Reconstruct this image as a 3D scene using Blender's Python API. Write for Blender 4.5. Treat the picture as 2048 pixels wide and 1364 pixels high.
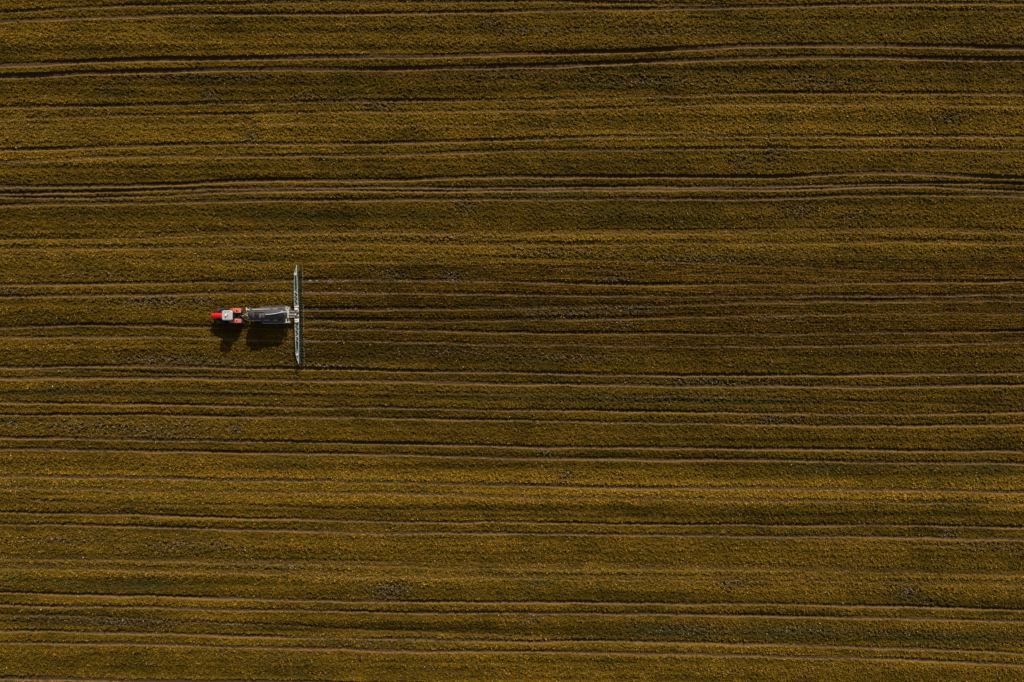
import bpy, bmesh, math, random
import numpy as np
from mathutils import Vector, Matrix, Euler

for _o in list(bpy.data.objects):
    bpy.data.objects.remove(_o, do_unlink=True)
scene = bpy.context.scene
COL = scene.collection
R = math.radians
RNG = np.random.default_rng(11)
random.seed(5)

# ------------------------------------------------------------------ camera
CAM_H = 112.0                      # drone height (m)
S = 2048 / 168.0                   # photo pixels per metre of ground
cam_data = bpy.data.cameras.new("camera")
cam = bpy.data.objects.new("camera", cam_data)
COL.objects.link(cam)
cam.location = (0, 0, CAM_H)
cam.rotation_euler = (0, 0, 0)
cam_data.sensor_width = 36
cam_data.lens = 24.0
cam_data.clip_start = 0.5
cam_data.clip_end = 6000
scene.camera = cam

# ------------------------------------------------------------------ light
SUN_EL = R(26.5)
SUN_DIR = Vector((0.27 * math.cos(SUN_EL), 0.963 * math.cos(SUN_EL), math.sin(SUN_EL))).normalized()
world = bpy.data.worlds.new("World")
scene.world = world
world.use_nodes = True
wn = world.node_tree.nodes
wl = world.node_tree.links
wn.clear()
w_out = wn.new('ShaderNodeOutputWorld')
w_bg = wn.new('ShaderNodeBackground')
w_sky = wn.new('ShaderNodeTexSky')
w_sky.sky_type = 'NISHITA'
w_sky.sun_disc = False
w_sky.sun_elevation = SUN_EL
w_sky.dust_density = 3.0
w_sky.ozone_density = 0.4
w_sky.sun_rotation = math.atan2(SUN_DIR.x, SUN_DIR.y)
w_bg.inputs[1].default_value = 0.065
w_hsv = wn.new('ShaderNodeHueSaturation')      # the photograph is graded: its sky light is nearly neutral
w_hsv.inputs['Saturation'].default_value = .6
wl.new(w_sky.outputs[0], w_hsv.inputs['Color'])
wl.new(w_hsv.outputs[0], w_bg.inputs[0])
wl.new(w_bg.outputs[0], w_out.inputs[0])
sun_data = bpy.data.lights.new("sun", 'SUN')
sun_data.energy = 5.0
sun_data.angle = R(0.5)
sun_data.color = (1.0, 0.93, 0.82)
sun = bpy.data.objects.new("sun", sun_data)
COL.objects.link(sun)
sun.location = SUN_DIR * 60
sun.rotation_euler = SUN_DIR.to_track_quat('Z', 'Y').to_euler()
scene.view_settings.view_transform = 'Standard'
scene.view_settings.look = 'None'
scene.view_settings.exposure = 0.0
scene.view_settings.gamma = 1.0
scene.cycles.max_bounces = 4
scene.cycles.diffuse_bounces = 2

# ------------------------------------------------------------------ tracks
# every wheel rut: its sunward edge at nine stations across the field
XS = np.array([0, 256, 512, 768, 1024, 1280, 1536, 1792, 2048.0])
# (ys, depth, width px, bareness, x from, x to)
TR = [
 ([22, 10.5, 4, 3.5, 1, 5, 12, 17, 23], .60, 5, .6, -999, 1500),
 ([22, 10.5, 4, 3.5, 1, 5, 12, 17, 23], .22, 4, .3, 1500, 9999),
 ([41, 31, 26, 26, 20, 16, 11, 6, 6], .75, 6, .9, -999, 9999),
 ([128, 117, 113, 110.5, 106, 98, 88, 88.5, 92.5], 1.15, 8, 1, -999, 9999),
 ([150, 141, 135.5, 134.5, 129.5, 121, 112, 112, 115.5], 1.15, 8, 1, -999, 9999),
 ([214, 208, 202.5, 199, 198, 191, 184, 184, 186], .7, 6, .6, -999, 9999),
 ([236, 230, 225, 222, 219.5, 212.5, 207, 207.5, 210], .5, 5, .5, -999, 9999),
 ([249, 251, 246, 247, 253, 261, 266, 268, 269], .12, 4, .25, -999, 1700),
 ([299, 290, 285, 284, 276, 271, 270, 270, 271], .72, 6, .7, -999, 9999),
 ([322.5, 311, 309.5, 307, 299, 296, 294, 295, 297], .5, 6, .7, -999, 9999),
 ([370.5, 368.5, 358, 357, 350, 350.5, 350, 343.5, 353.5], 1.15, 7, 1, -999, 9999),
 ([386, 379.5, 374, 373.5, 373, 370.5, 371.5, 364, 366], .95, 5, 1, -999, 9999),
 ([393, 393, 382, 381, 380.5, 378, 378.5, 372, 380], .6, 4, 1, -999, 9999),
 ([408, 404, 398.5, 397, 396, 395, 394, 387, 389.5], .7, 6, .8, -999, 9999),
 ([470.5, 467, 460.5, 458, 460.5, 458.5, 457, 454, 458], .5, 11, .42, -999, 9999),
 ([491, 491, 485, 482, 484, 481.5, 481, 478, 482], .5, 9, .45, -999, 9999),
 ([493, 495, 499, 503, 514, 521, 529, 543, 552], .3, 4, .2, 260, 9999),
 ([509, 515, 520, 523, 529, 541, 548, 560, 563], .22, 4, .2, -999, 1800),
 ([567, 564, 559, 557, 560, 565.5, 565, 562, 559.5], .65, 6, .7, -999, 9999),
 ([590, 587, 582, 581.5, 585, 588.5, 588, 587, 585], .5, 6, .8, -999, 9999),
 ([613.5, 613.5, 613.5, 613.5, 611, 606, 600, 597, 596], .68, 8, .5, 585, 9999),
 ([637, 637, 637, 637, 635, 630, 625, 621, 620], .68, 8, .42, 585, 9999),
 ([652, 646.5, 653, 656, 662, 663, 665, 661, 658.5], .75, 6, .6, -999, 9999),
 ([673, 670.5, 676, 681, 686, 689, 690, 686, 682], .42, 5, .7, -999, 9999),
 ([731.5, 729, 733, 737.5, 742, 746.5, 747.5, 746, 743], 1.05, 6, 1, -999, 9999),
 ([735, 742, 748, 748, 748, 748, 748, 748, 748], .5, 4, .2, 60, 430),
 ([753, 753, 756, 760, 764, 768, 769.5, 770, 766], .75, 6, .9, -999, 9999),
 ([773, 773, 778, 782, 785, 788, 793, 802, 812], .35, 4, .15, 300, 9999),
 ([782, 784, 788, 791, 796, 798, 802, 806, 815], .45, 8, .05, 20, 1700),
 ([803, 804.5, 810, 813, 817, 819.5, 824.5, 826, 822], .9, 5, .8, -999, 9999),
 ([826.5, 826.5, 831, 833.5, 838, 842, 846.5, 849, 846], .7, 5, .8, -999, 9999),
 ([871, 875, 879.5, 883, 889.5, 892, 894, 897, 899.5], 1., 6, .95, -999, 9999),
 ([894.5, 897.5, 902, 905, 912.5, 915, 916.5, 921, 923], .75, 6, .9, -999, 9999),
 ([947, 951, 956, 959.5, 966, 971, 972, 976, 979.5], .42, 7, .8, -999, 9999),
 ([972, 976, 979.5, 982, 989, 992, 996, 999, 1003], .28, 7, .65, -999, 9999),
 ([995, 1005, 1008, 1016, 1019, 1024, 1030, 1030, 1030], .5, 5, .1, 40, 1200),
 ([1021, 1027, 1033, 1040, 1041, 1045, 1047, 1047.5, 1051], .9, 5, .9, -999, 9999),
 ([1044, 1048.5, 1056, 1062, 1063, 1065.5, 1069, 1070.5, 1076], .62, 6, .9, -999, 9999),
 ([1070, 1075, 1078, 1080, 1080, 1080, 1076, 1085, 1102], .12, 3, .25, 1500, 9999),
 ([1105, 1110, 1115.5, 1120.5, 1126, 1127.5, 1128, 1134, 1139], .34, 13, .5, -999, 9999),
 ([1125.5, 1130.5, 1137, 1143, 1145.5, 1149, 1150.5, 1155.5, 1160.5], .36, 12, .45, -999, 9999),
 ([1182, 1187, 1194, 1199, 1200, 1202.5, 1204, 1208.5, 1217], .95, 6, .9, -999, 9999),
 ([1206, 1210, 1215.5, 1220.5, 1222, 1224, 1228, 1232, 1239], .68, 6, .9, -999, 9999),
 ([1225, 1234, 1244, 1257, 1266, 1272, 1272, 1272, 1272], .55, 5, .2, -999, 1050),
 ([1257, 1262, 1268, 1273, 1278, 1279, 1285.5, 1292, 1302], .8, 6, .8, -999, 9999),
 ([1280.5, 1284, 1290, 1297, 1299, 1302, 1308.5, 1314, 1325.5], .62, 6, .9, -999, 9999),
 ([1350.5, 1355.5, 1359, 1362, 1367, 1371, 1376, 1382, 1392], .8, 8, 1, -999, 9999),
]
for k in range(2):                 # the same pairs of ruts go on beyond the frame
    for b in (-75 - 84 * k, 1440 + 84 * k):
        for d, st in ((0, .9), (23, .7)):
            TR.append(([b + d + 6, b + d + 2, b + d, b + d, b + d + 1, b + d + 2, b + d, b + d, b + d + 3], st, 6, .8, -999, 9999))

# thin or bare places where pale clods show: x, y, rx, ry, strength (photo pixels)
PATCH = [(310,602,75,10,1),(400,602,30,8,1),(20,583,25,7,.9),(215,183,13,12,.7),(420,190,18,10,.8),(350,156,60,5,.6),(460,158,70,6,.7),
 (615,193,30,6,.8),(760,212,38,9,.9),(680,195,30,5,.6),(830,257,13,4,.9),(505,275,14,18,.7),(1540,308,18,25,.8),(1480,322,28,14,.5),
 (930,414,22,12,.8),(1600,420,36,15,.8),(1700,432,22,12,.7),(1900,232,32,12,.6),(1238,557,40,8,1),(785,548,30,10,.8),(905,552,28,12,.8),
 (1150,628,95,10,.9),(1260,618,70,8,.8),(1245,650,50,8,.7),(320,718,90,8,1),(420,724,90,7,.8),(475,857,12,13,.9),(180,850,120,14,.6),
 (310,868,60,8,.7),(25,845,30,9,.7),(345,855,110,16,.4),(780,1178,42,17,1),(1470,1166,30,9,1),(1812,1183,26,12,1),(1848,1207,26,5,.9),
 (1540,838,30,7,1),(1590,838,18,6,.8),(1680,838,14,4,.8),(1090,904,14,7,1),(1132,950,13,12,.9),(1065,1236,22,9,.7),(1890,1064,18,10,.7),
 (1995,1093,25,6,.5),(260,1243,120,8,.9),(110,1238,100,6,.6),(480,1248,60,5,.8),(1380,1260,90,12,.5),(1620,1262,140,9,.5),(1290,162,150,14,.55),
 (1650,165,140,14,.5),(1060,62,120,8,.45),(1330,65,120,9,.45),(750,58,60,6,.4),(640,730,110,6,.8),(1450,762,130,7,.7),(1340,800,200,6,.5),
 (1800,1265,150,10,.4),(560,1130,120,12,.3),(380,1090,120,12,.6),(140,1080,100,10,.5),(30,1358,60,8,.9),(1010,150,90,14,.4),(990,50,35,12,.5),
 (600,700,60,8,.4),(1400,520,120,8,.6),(1100,505,90,8,.6),(870,475,110,8,.5),(200,548,80,8,.4),(500,525,40,6,.5),(1120,1275,150,8,.3),
 (740,1285,90,6,.6),(900,1280,100,5,.5),(1150,715,130,7,.7),(870,705,150,8,.6),(1560,640,120,8,.4),(1950,1090,60,8,.4),(640,1140,60,6,.3)]
GREEN = [(120,780,40,9,1),(60,785,70,7,.6),(180,785,70,6,.6),(330,785,90,7,.5),(480,785,60,8,.7),(1340,1262,70,11,.9),(1560,1265,90,12,.7),(1900,1275,120,12,.7),(1100,390,120,18,.5),(1260,425,130,14,.5),
 (1080,1165,30,12,.6),(300,1170,90,9,.6),(130,1165,80,8,.5),(30,1150,25,14,.6),(1650,930,80,14,.6),(1990,935,70,12,.6),(1840,935,60,10,.4),
 (560,925,70,9,.5),(1880,1005,60,10,.4),(1630,1010,40,10,.5),(1300,795,200,9,.6),(1000,795,100,8,.5),(1500,805,120,9,.6),(1150,250,80,10,.2),(560,1310,80,12,.3),
 (1700,60,160,12,.4),(1900,70,120,10,.3),(120,265,60,9,.4),(590,430,120,14,.35),(850,430,90,12,.35),(1550,240,30,18,.5),(1450,515,200,12,.35),(1800,520,180,10,.4)]

# ------------------------------------------------------------------ noise on one tileable grid
DX, DY = 0.12, 0.075
XH, YH = 96.0, 67.5
NX = int(round(2 * XH / DX)); NY = int(round(2 * YH / DY))
fx = np.fft.rfftfreq(NX, DX)[None, :]
fy = np.fft.fftfreq(NY, DY)[:, None]
def smooth_noise(lu, lv, ang=0.0, band=False):
    """gaussian noise, lu metres long along ang (radians), lv across"""
    c, s = math.cos(ang), math.sin(ang)
    u = (fx * c + fy * s) * lu
    v = (-fx * s + fy * c) * lv
    r2 = u * u + v * v
    f = np.exp(-r2 * 2.5)
    if band:
        f = f * (1 - np.exp(-r2 * 8))
    w = np.fft.rfft2(RNG.standard_normal((NY, NX)).astype(np.float32))
    n = np.fft.irfft2(w * f, s=(NY, NX)).astype(np.float32)
    return (n - n.mean()) / n.std()

DIAG = R(-42)
n_clump = smooth_noise(.52, .30, DIAG, True)       # plants leaning to the lower right
n_fine = smooth_noise(.26, .18, DIAG, True)
n_mid = smooth_noise(3.5, 1.4, R(-8))
n_long = smooth_noise(60.0, .75) * .75 + smooth_noise(26.0, 1.6) * .6                    # bands along the working direction
n_patch = smooth_noise(9.0, 4.0, R(-4))
n_row = smooth_noise(2.2, .16)                      # combed by the trailing hoses
n_edge = smooth_noise(.7, .5)
n_hue = smooth_noise(2.2, 1.0, DIAG)

# lengthwise bands of richer, thinner or riper crop: y at the left edge, y at the right edge, vigour, ripeness
BANDS = [(-200,-200,1,0),(0,0,1.0,.03),(60,30,1.05,.05),(105,75,.98,0),(165,135,.86,-.02),(205,180,.95,.02),(235,205,1.10,.09),(290,262,1.12,.08),(330,300,1.05,.04),(368,352,.95,0),
 (425,405,.86,-.05),(460,445,.92,0),(480,468,1.1,.08),(525,510,1.12,.08),(565,560,.98,.03),(640,625,.95,.02),(710,700,.90,0),(735,745,.95,0),(770,785,.95,.0),(786,812,.76,-.12),(800,826,.95,0),
 (835,850,.96,.02),(865,885,.84,-.04),(890,910,.88,-.04),(925,940,.92,-.04),(945,968,1.16,.10),(990,1015,1.22,.10),(1003,1026,.82,-.12),(1020,1045,.92,-.03),(1050,1080,1.0,.03),(1090,1125,.96,.02),
 (1112,1145,1.14,.05),(1155,1180,1.12,.08),(1172,1210,.84,-.12),(1190,1222,.98,0),(1220,1250,1.0,.04),(1240,1275,.80,-.1),(1255,1295,1.08,.06),(1300,1335,.98,0),(1360,1400,1.0,.02),(1600,1600,1,0)]
_bl = np.array(BANDS, float)
def bands(px, py):
    f = np.clip(px / 2048.0, 0, 1)
    # evaluated along the slanting band rather than blended across it
    sh = np.interp(py, _bl[:, 0], _bl[:, 1] - _bl[:, 0])
    q = py - sh * f
    # a thinner, browner stretch to the right of the machine and a riper one below it
    thin = np.exp(-(((px - 1350) / 850) ** 2) ** 1.5 - (((py - 690) / 210) ** 2))
    ripe = np.exp(-((px - 450) / 900) ** 2 - ((py - 1010) / 170) ** 2)
    red = np.exp(-((py - 725 - px * .008) / 26) ** 2)
    g = (1 - .10 * red) * (1 + 1.7 * (np.interp(q, _bl[:, 0], _bl[:, 2]) - 1)) * (1 - .11 * thin + .07 * ripe)
    return g, np.interp(q, _bl[:, 0], _bl[:, 3]) + .05 * thin + .03 * ripe

def samp(n, x, y):
    ix = np.mod(np.round((x + XH) / DX).astype(np.int64), NX)
    iy = np.mod(np.round((y + YH) / DY).astype(np.int64), NY)
    return n[iy, ix]

def ss(a, b, t):
    u = np.clip((t - a) / (b - a), 0, 1)
    return u * u * (3 - 2 * u)

def smooth_track(ys, px):
    # gentle cubic through the nine stations
    y = np.array(ys, float)
    m = np.gradient(y)
    t = np.clip(px, -200, 2248) / 256.0
    i = np.clip(np.floor(t).astype(int), 0, 7)
    f = np.clip(t - i, -.8, 1.8)
    fc = np.clip(f, 0, 1)
    h = (2*fc**3-3*fc**2+1)*y[i] + (fc**3-2*fc**2+fc)*m[i] + (-2*fc**3+3*fc**2)*y[i+1] + (fc**3-fc**2)*m[i+1]
    return h + (f - fc) * m[np.clip(i + (f > 1), 0, 8)] * .5

def field_eval(x, y):
    """x, y world arrays -> canopy factor, rut floor mask, bank mask, bare, green, comb"""
    px = x * S + 1024
    py = 682 - y * S
    e = samp(n_edge, x, y)
    lng = samp(n_long, x, y)
    can = np.ones_like(x, dtype=np.float32)
    soil = np.zeros_like(can)
    bank = np.zeros_like(can)
    near = np.zeros_like(can)
    for ti, (ys, dep, w, bare, x0, x1) in enumerate(TR):
        c = smooth_track(ys, px)
        c = c + .5 * np.sin(px / 61.0 + ti * 2.1) + .35 * np.sin(px / 23.0 + ti)
        s = py - c + e * .30; w = w + .5 * samp(n_mid, x, y)
        live = ss(x0 - 30, x0 + 30, px) * (1 - ss(x1 - 60, x1 + 60, px))
        var = (.85 + .3 * np.sin(px / 140.0 + ti * 1.7) + .12 * np.sin(px / 37.0 + 3 * ti)) * (1 + .20 * samp(n_patch, x + 17.3 * ti, y * 0 + 5.1 * ti))
        prof = ss(-2.2, -.9, s) * (1 - ss(w - 1.2, w + 2.4, s))
        drop = np.clip(dep * var, 0, 1.35) * prof * live
        can = np.minimum(can, 1 - drop)
        soil = np.maximum(soil, bare ** 1.6 * live * ss(-1.6, -.4, s) * (1 - ss(w - 1.2, w + .8, s)) * np.clip(.75 + .3 * var, 0, 1))
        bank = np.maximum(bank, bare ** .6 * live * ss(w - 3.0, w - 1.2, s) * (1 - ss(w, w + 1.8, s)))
        near = np.maximum(near, dep * live * np.exp(-((s + 4) / 3.5) ** 2))
    pat = np.zeros_like(can)
    for (a, b, rx, ry, k) in PATCH:
        q = ((px - a) / rx) ** 2 + ((py - b) / ry) ** 2
        pat = np.maximum(pat, k * np.exp(-q * .8))
    grn = np.zeros_like(can)
    for (a, b, rx, ry, k) in GREEN:
        q = ((px - a) / rx) ** 2 + ((py - b) / ry) ** 2
        grn = np.maximum(grn, k * np.exp(-q * .8))
    base = smooth_track(TR[20][0], px)
    cc = py - base
    comb = ss(-86, -82, cc) * (1 - ss(96, 112, cc)) * ss(598, 612, px)
    return px, py, can, soil, bank, near, pat, grn, comb, cc, lng

# ------------------------------------------------------------------ materials
def mat(name, col, rough=.6, metal=0.0, noise=0.12, nscale=6.0, spec=.5, dirt=None, dirt_amt=0.0, dscale=2.0, bump=0.0, coat=0.0):
    m = bpy.data.materials.new(name)
    m.use_nodes = True
    nt = m.node_tree
    b = nt.nodes['Principled BSDF']
    b.inputs['Roughness'].default_value = rough
    b.inputs['Metallic'].default_value = metal
    b.inputs['Specular IOR Level'].default_value = spec
    b.inputs['Coat Weight'].default_value = coat
    tc = nt.nodes.new('ShaderNodeTexCoord')
    nz = nt.nodes.new('ShaderNodeTexNoise')
    nz.inputs['Scale'].default_value = nscale
    nz.inputs['Detail'].default_value = 5
    nt.links.new(tc.outputs['Object'], nz.inputs['Vector'])
    mx = nt.nodes.new('ShaderNodeMix'); mx.data_type = 'RGBA'
    mx.inputs[6].default_value = [c * (1 - noise) for c in col] + [1]
    mx.inputs[7].default_value = [min(1, c * (1 + noise)) for c in col] + [1]
    nt.links.new(nz.outputs['Fac'], mx.inputs[0])
    out = mx.outputs[2]
    if dirt is not None:
        n2 = nt.nodes.new('ShaderNodeTexNoise')
        n2.inputs['Scale'].default_value = dscale
        n2.inputs['Detail'].default_value = 6
        n2.inputs['Roughness'].default_value = .7
        nt.links.new(tc.outputs['Object'], n2.inputs['Vector'])
        rp = nt.nodes.new('ShaderNodeValToRGB')
        rp.color_ramp.elements[0].position = .5 - dirt_amt * .3
        rp.color_ramp.elements[1].position = .78 - dirt_amt * .3
        nt.links.new(n2.outputs['Fac'], rp.inputs[0])
        m2 = nt.nodes.new('ShaderNodeMix'); m2.data_type = 'RGBA'
        nt.links.new(rp.outputs[0], m2.inputs[0])
        nt.links.new(out, m2.inputs[6])
        m2.inputs[7].default_value = list(dirt) + [1]
        out = m2.outputs[2]
    nt.links.new(out, b.inputs['Base Color'])
    if bump:
        bp = nt.nodes.new('ShaderNodeBump')
        bp.inputs['Strength'].default_value = bump
        bp.inputs['Distance'].default_value = .02
        nt.links.new(nz.outputs['Fac'], bp.inputs['Height'])
        nt.links.new(bp.outputs[0], b.inputs['Normal'])
    return m

def attr_mat(name, attr, rough=.8, spec=.25, nscale=9.0, amt=.3, bump=0.0, bdist=.03, translucent=0.0):
    m = bpy.data.materials.new(name)
    m.use_nodes = True
    nt = m.node_tree
    b = nt.nodes['Principled BSDF']
    b.inputs['Roughness'].default_value = rough
    b.inputs['Specular IOR Level'].default_value = spec
    at = nt.nodes.new('ShaderNodeAttribute'); at.attribute_name = attr
    geo = nt.nodes.new('ShaderNodeNewGeometry')
    nz = nt.nodes.new('ShaderNodeTexNoise')
    nz.inputs['Scale'].default_value = nscale
    nz.inputs['Detail'].default_value = 4
    nt.links.new(geo.outputs['Position'], nz.inputs['Vector'])
    mr = nt.nodes.new('ShaderNodeMapRange')
    mr.inputs['From Min'].default_value = .25; mr.inputs['From Max'].default_value = .75
    mr.inputs['To Min'].default_value = 1 - amt; mr.inputs['To Max'].default_value = 1 + amt
    nt.links.new(nz.outputs['Fac'], mr.inputs['Value'])
    vm = nt.nodes.new('ShaderNodeVectorMath'); vm.operation = 'SCALE'
    nt.links.new(at.outputs['Color'], vm.inputs[0])
    nt.links.new(mr.outputs[0], vm.inputs['Scale'])
    nt.links.new(vm.outputs[0], b.inputs['Base Color'])
    if bump:
        bp = nt.nodes.new('ShaderNodeBump')
        bp.inputs['Strength'].default_value = bump
        bp.inputs['Distance'].default_value = bdist
        nt.links.new(nz.outputs['Fac'], bp.inputs['Height'])
        nt.links.new(bp.outputs[0], b.inputs['Normal'])
    return m

def tag(o, label=None, cat=None, group=None, kind=None):
    if label: o['label'] = label
    if cat: o['category'] = cat
    if group: o['group'] = group
    if kind: o['kind'] = kind
    return o

def raw_mesh(name, co, faces_idx, nper, col=None, smooth=False):
    me = bpy.data.meshes.new(name)
    nv = len(co); nf = len(faces_idx) // nper
    me.vertices.add(nv)
    me.vertices.foreach_set('co', co.astype(np.float32).ravel())
    me.loops.add(nf * nper)
    me.loops.foreach_set('vertex_index', faces_idx.astype(np.int32))
    me.polygons.add(nf)
    me.polygons.foreach_set('loop_start', (np.arange(nf) * nper).astype(np.int32))
    if smooth:
        me.polygons.foreach_set('use_smooth', np.ones(nf, dtype=bool))
    me.update(calc_edges=True)
    if col is not None:
        a = me.color_attributes.new('tone', 'FLOAT_COLOR', 'POINT')
        c = np.ones((nv, 4), dtype=np.float32); c[:, :3] = col
        a.data.foreach_set('color', c.ravel())
    return me

# ------------------------------------------------------------------ the field: one sheet to the horizon
def axis(h, d, far, n=34):
    core = np.arange(-h, h + d / 2, d)
    g = h + (far - h) * (np.linspace(0, 1, n + 1)[1:] ** 3) + d
    return np.concatenate([-g[::-1], core, g])

gx = axis(XH - 4, DX, 2500)
gy = axis(YH - 1, DY, 2500)
X, Y = np.meshgrid(gx, gy)
X = X.astype(np.float64); Y = Y.astype(np.float64)
px, py, can, soil, bank, near, pat, grn, comb, cc, lng = field_eval(X, Y)
LIP = .225
clump = samp(n_clump, X, Y); fine = samp(n_fine, X, Y); mid = samp(n_mid, X, Y); row = samp(n_row, X, Y)
patch = samp(n_patch, X, Y); hue = samp(n_hue, X, Y)
openness = np.clip(1 - soil, 0, 1)
combw = .5 + .5 * np.cos(cc / 3.1 * 2 * math.pi)
Z = LIP * can
Z += openness * (.038 * clump * (1 - .45 * comb) + .036 * fine) + (1 - openness) * (.007 * clump + .006 * fine)
Z += .03 * mid * .5 + .05 * patch * .5 + .042 * lng
Z -= comb * openness * .035 * combw
Z += comb * openness * .018 * row
Z += pat * openness * (.055 * clump + .03 * fine - .045)
ground_z = Z.copy()
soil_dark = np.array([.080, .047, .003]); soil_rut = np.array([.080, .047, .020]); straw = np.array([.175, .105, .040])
green = np.array([.035, .040, .008]); barec = np.array([.050, .036, .014])
tone = np.ones(X.shape + (3,), np.float32) * soil_dark
gain, ripe = bands(px, py)
tone *= ((1 + .05 * patch + .13 * lng + .08 * mid) * gain * (1 - .25 * comb))[..., None].clip(.5, 1.6)
tone = tone * (1 - pat[..., None] * .8) + barec * pat[..., None] * .8
tone = tone * (1 - grn[..., None] * .7) + green * grn[..., None] * .7
sm = np.clip(soil, 0, 1)[..., None]
tone = tone * (1 - sm) + soil_rut * sm
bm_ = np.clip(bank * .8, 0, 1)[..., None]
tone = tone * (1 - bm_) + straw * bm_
tone = np.clip(tone, .002, .8)
ny, nx = X.shape
ii = (np.arange(ny - 1)[:, None] * nx + np.arange(nx - 1)[None, :]).ravel()
quads = np.stack([ii, ii + 1, ii + nx + 1, ii + nx], 1).ravel()
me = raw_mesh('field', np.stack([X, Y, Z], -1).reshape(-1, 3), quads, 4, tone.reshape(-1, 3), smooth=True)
fld = bpy.data.objects.new('field', me); COL.objects.link(fld)
me.materials.append(attr_mat('field_soil', 'tone', rough=.95, spec=.04, nscale=5.0, amt=.25, bump=.6, bdist=.04))
tag(fld, kind='structure')
del X, Y, px, py, can, soil, bank, near, pat, grn, comb, cc, lng, clump, fine, mid, row, patch, hue, tone, quads

def ground_at(x, y):
    ix = np.clip(np.searchsorted(gx, x), 1, nx - 1); iy = np.clip(np.searchsorted(gy, y), 1, ny - 1)
    return ground_z[iy, ix]

# ------------------------------------------------------------------ crop: leaf clumps
def build_crop(n, xr, yr):
    x = RNG.uniform(-xr, xr, n); y = RNG.uniform(-yr, yr, n)
    px, py, can, soil, bank, near, pat, grn, comb, cc, lng = field_eval(x, y)
    # rows left between the trailing hoses
    k = np.round(cc / 3.1)
    y = np.where(comb > .5, y + (cc - (k + .5) * 3.1) * .75 / S, y)
    clump = samp(n_clump, x, y); hue = samp(n_hue, x, y); mid = samp(n_mid, x, y); patch = samp(n_patch, x, y)
    p = (1 - np.clip(soil * 1.15, 0, .95)) * (1 - .55 * pat) * np.clip(.75 + .25 * clump, .2, 1)
    p *= np.clip(.75 + .4 * can, 0, 1)
    keep = RNG.uniform(0, 1, n) < p
    x, y, clump, hue, mid, patch, pat, grn, lng, comb, can, soil = [a[keep] for a in (x, y, clump, hue, mid, patch, pat, grn, lng, comb, can, soil)]
    m = len(x)
    z = ground_at(x, y)
    gain, ripe = bands(x * S + 1024, 682 - y * S)
    # a leaf: a long rhombus, mostly tilted, lying loosely to the lower right
    ang = np.where(RNG.uniform(0, 1, m) < .6, DIAG + RNG.normal(0, .45, m), RNG.uniform(0, 2 * math.pi, m))
    ang = np.where((comb > .5) & (RNG.uniform(0, 1, m) < .6), RNG.normal(0, .25, m), ang)
    L = RNG.uniform(.06, .145, m) * (1 + .2 * comb); W = L * RNG.uniform(.28, .5, m)
    L = L * (.55 + .45 * np.clip(can, 0, 1))
    tilt = RNG.normal(.35, .35, m); roll = RNG.normal(0, .55, m)
    d = np.stack([np.cos(ang) * np.cos(tilt), np.sin(ang) * np.cos(tilt), np.sin(tilt)], 1)
    s0 = np.stack([-np.sin(ang), np.cos(ang), np.zeros(m)], 1)
    up = np.cross(d, s0)
    s = s0 * np.cos(roll)[:, None] + up * np.sin(roll)[:, None]
    c = np.stack([x, y, z + RNG.uniform(.01, .07, m)], 1)
    v = np.empty((m, 4, 3), np.float32)
    v[:, 0] = c - d * L[:, None]
    v[:, 1] = c - s * W[:, None]
    v[:, 2] = c + d * L[:, None]
    v[:, 3] = c + s * W[:, None]
    # colours of the plants, with leaf glints painted in
    olive = np.array([.190, .110, .005]); orange = np.array([.310, .156, .012]); dgreen = np.array([.068, .056, .004]); pale = np.array([.42, .29, .16])
    t = np.clip(.54 + .12 * hue + .08 * mid + .07 * patch + .17 * lng + 1.6 * ripe + .10 * comb + RNG.normal(0, .22, m), 0, 1)[:, None]
    colr = dgreen * (1 - t) ** 2 + olive * 2 * t * (1 - t) + orange * t ** 2
    g = np.clip(grn * 1.0 + RNG.normal(0, .1, m) * (grn > .1), 0, .9)[:, None]
    colr = colr * (1 - g) + np.array([.035, .045, .012]) * g
    glint = (RNG.uniform(0, 1, m) < .045 + .09 * pat)[:, None]  # share of leaves given a pale colour to imitate glints
    colr = np.where(glint, pale * RNG.uniform(.5, 1.1, (m, 1)), colr)
    colr = colr * np.exp(RNG.normal(0, .28, (m, 1))) * (gain * (1 + .06 * lng) * (1 - .22 * comb))[:, None]
    colr[:, 1] *= 1 - .09 * comb
    colr = np.repeat(colr[:, None, :], 4, 1).reshape(-1, 3)
    idx = np.arange(m * 4)
    me = raw_mesh('crop', v.reshape(-1, 3), idx, 4, np.clip(colr, .002, .9))
    o = bpy.data.objects.new('crop', me); COL.objects.link(o)
    me.materials.append(attr_mat('crop_leaf', 'tone', rough=.75, spec=.06, nscale=3.0, amt=.12))
    tag(o, 'low olive and ochre crop covering the field between the wheel ruts', 'crop', kind='stuff')
    return o
build_crop(1500000, 94, 64)

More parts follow.
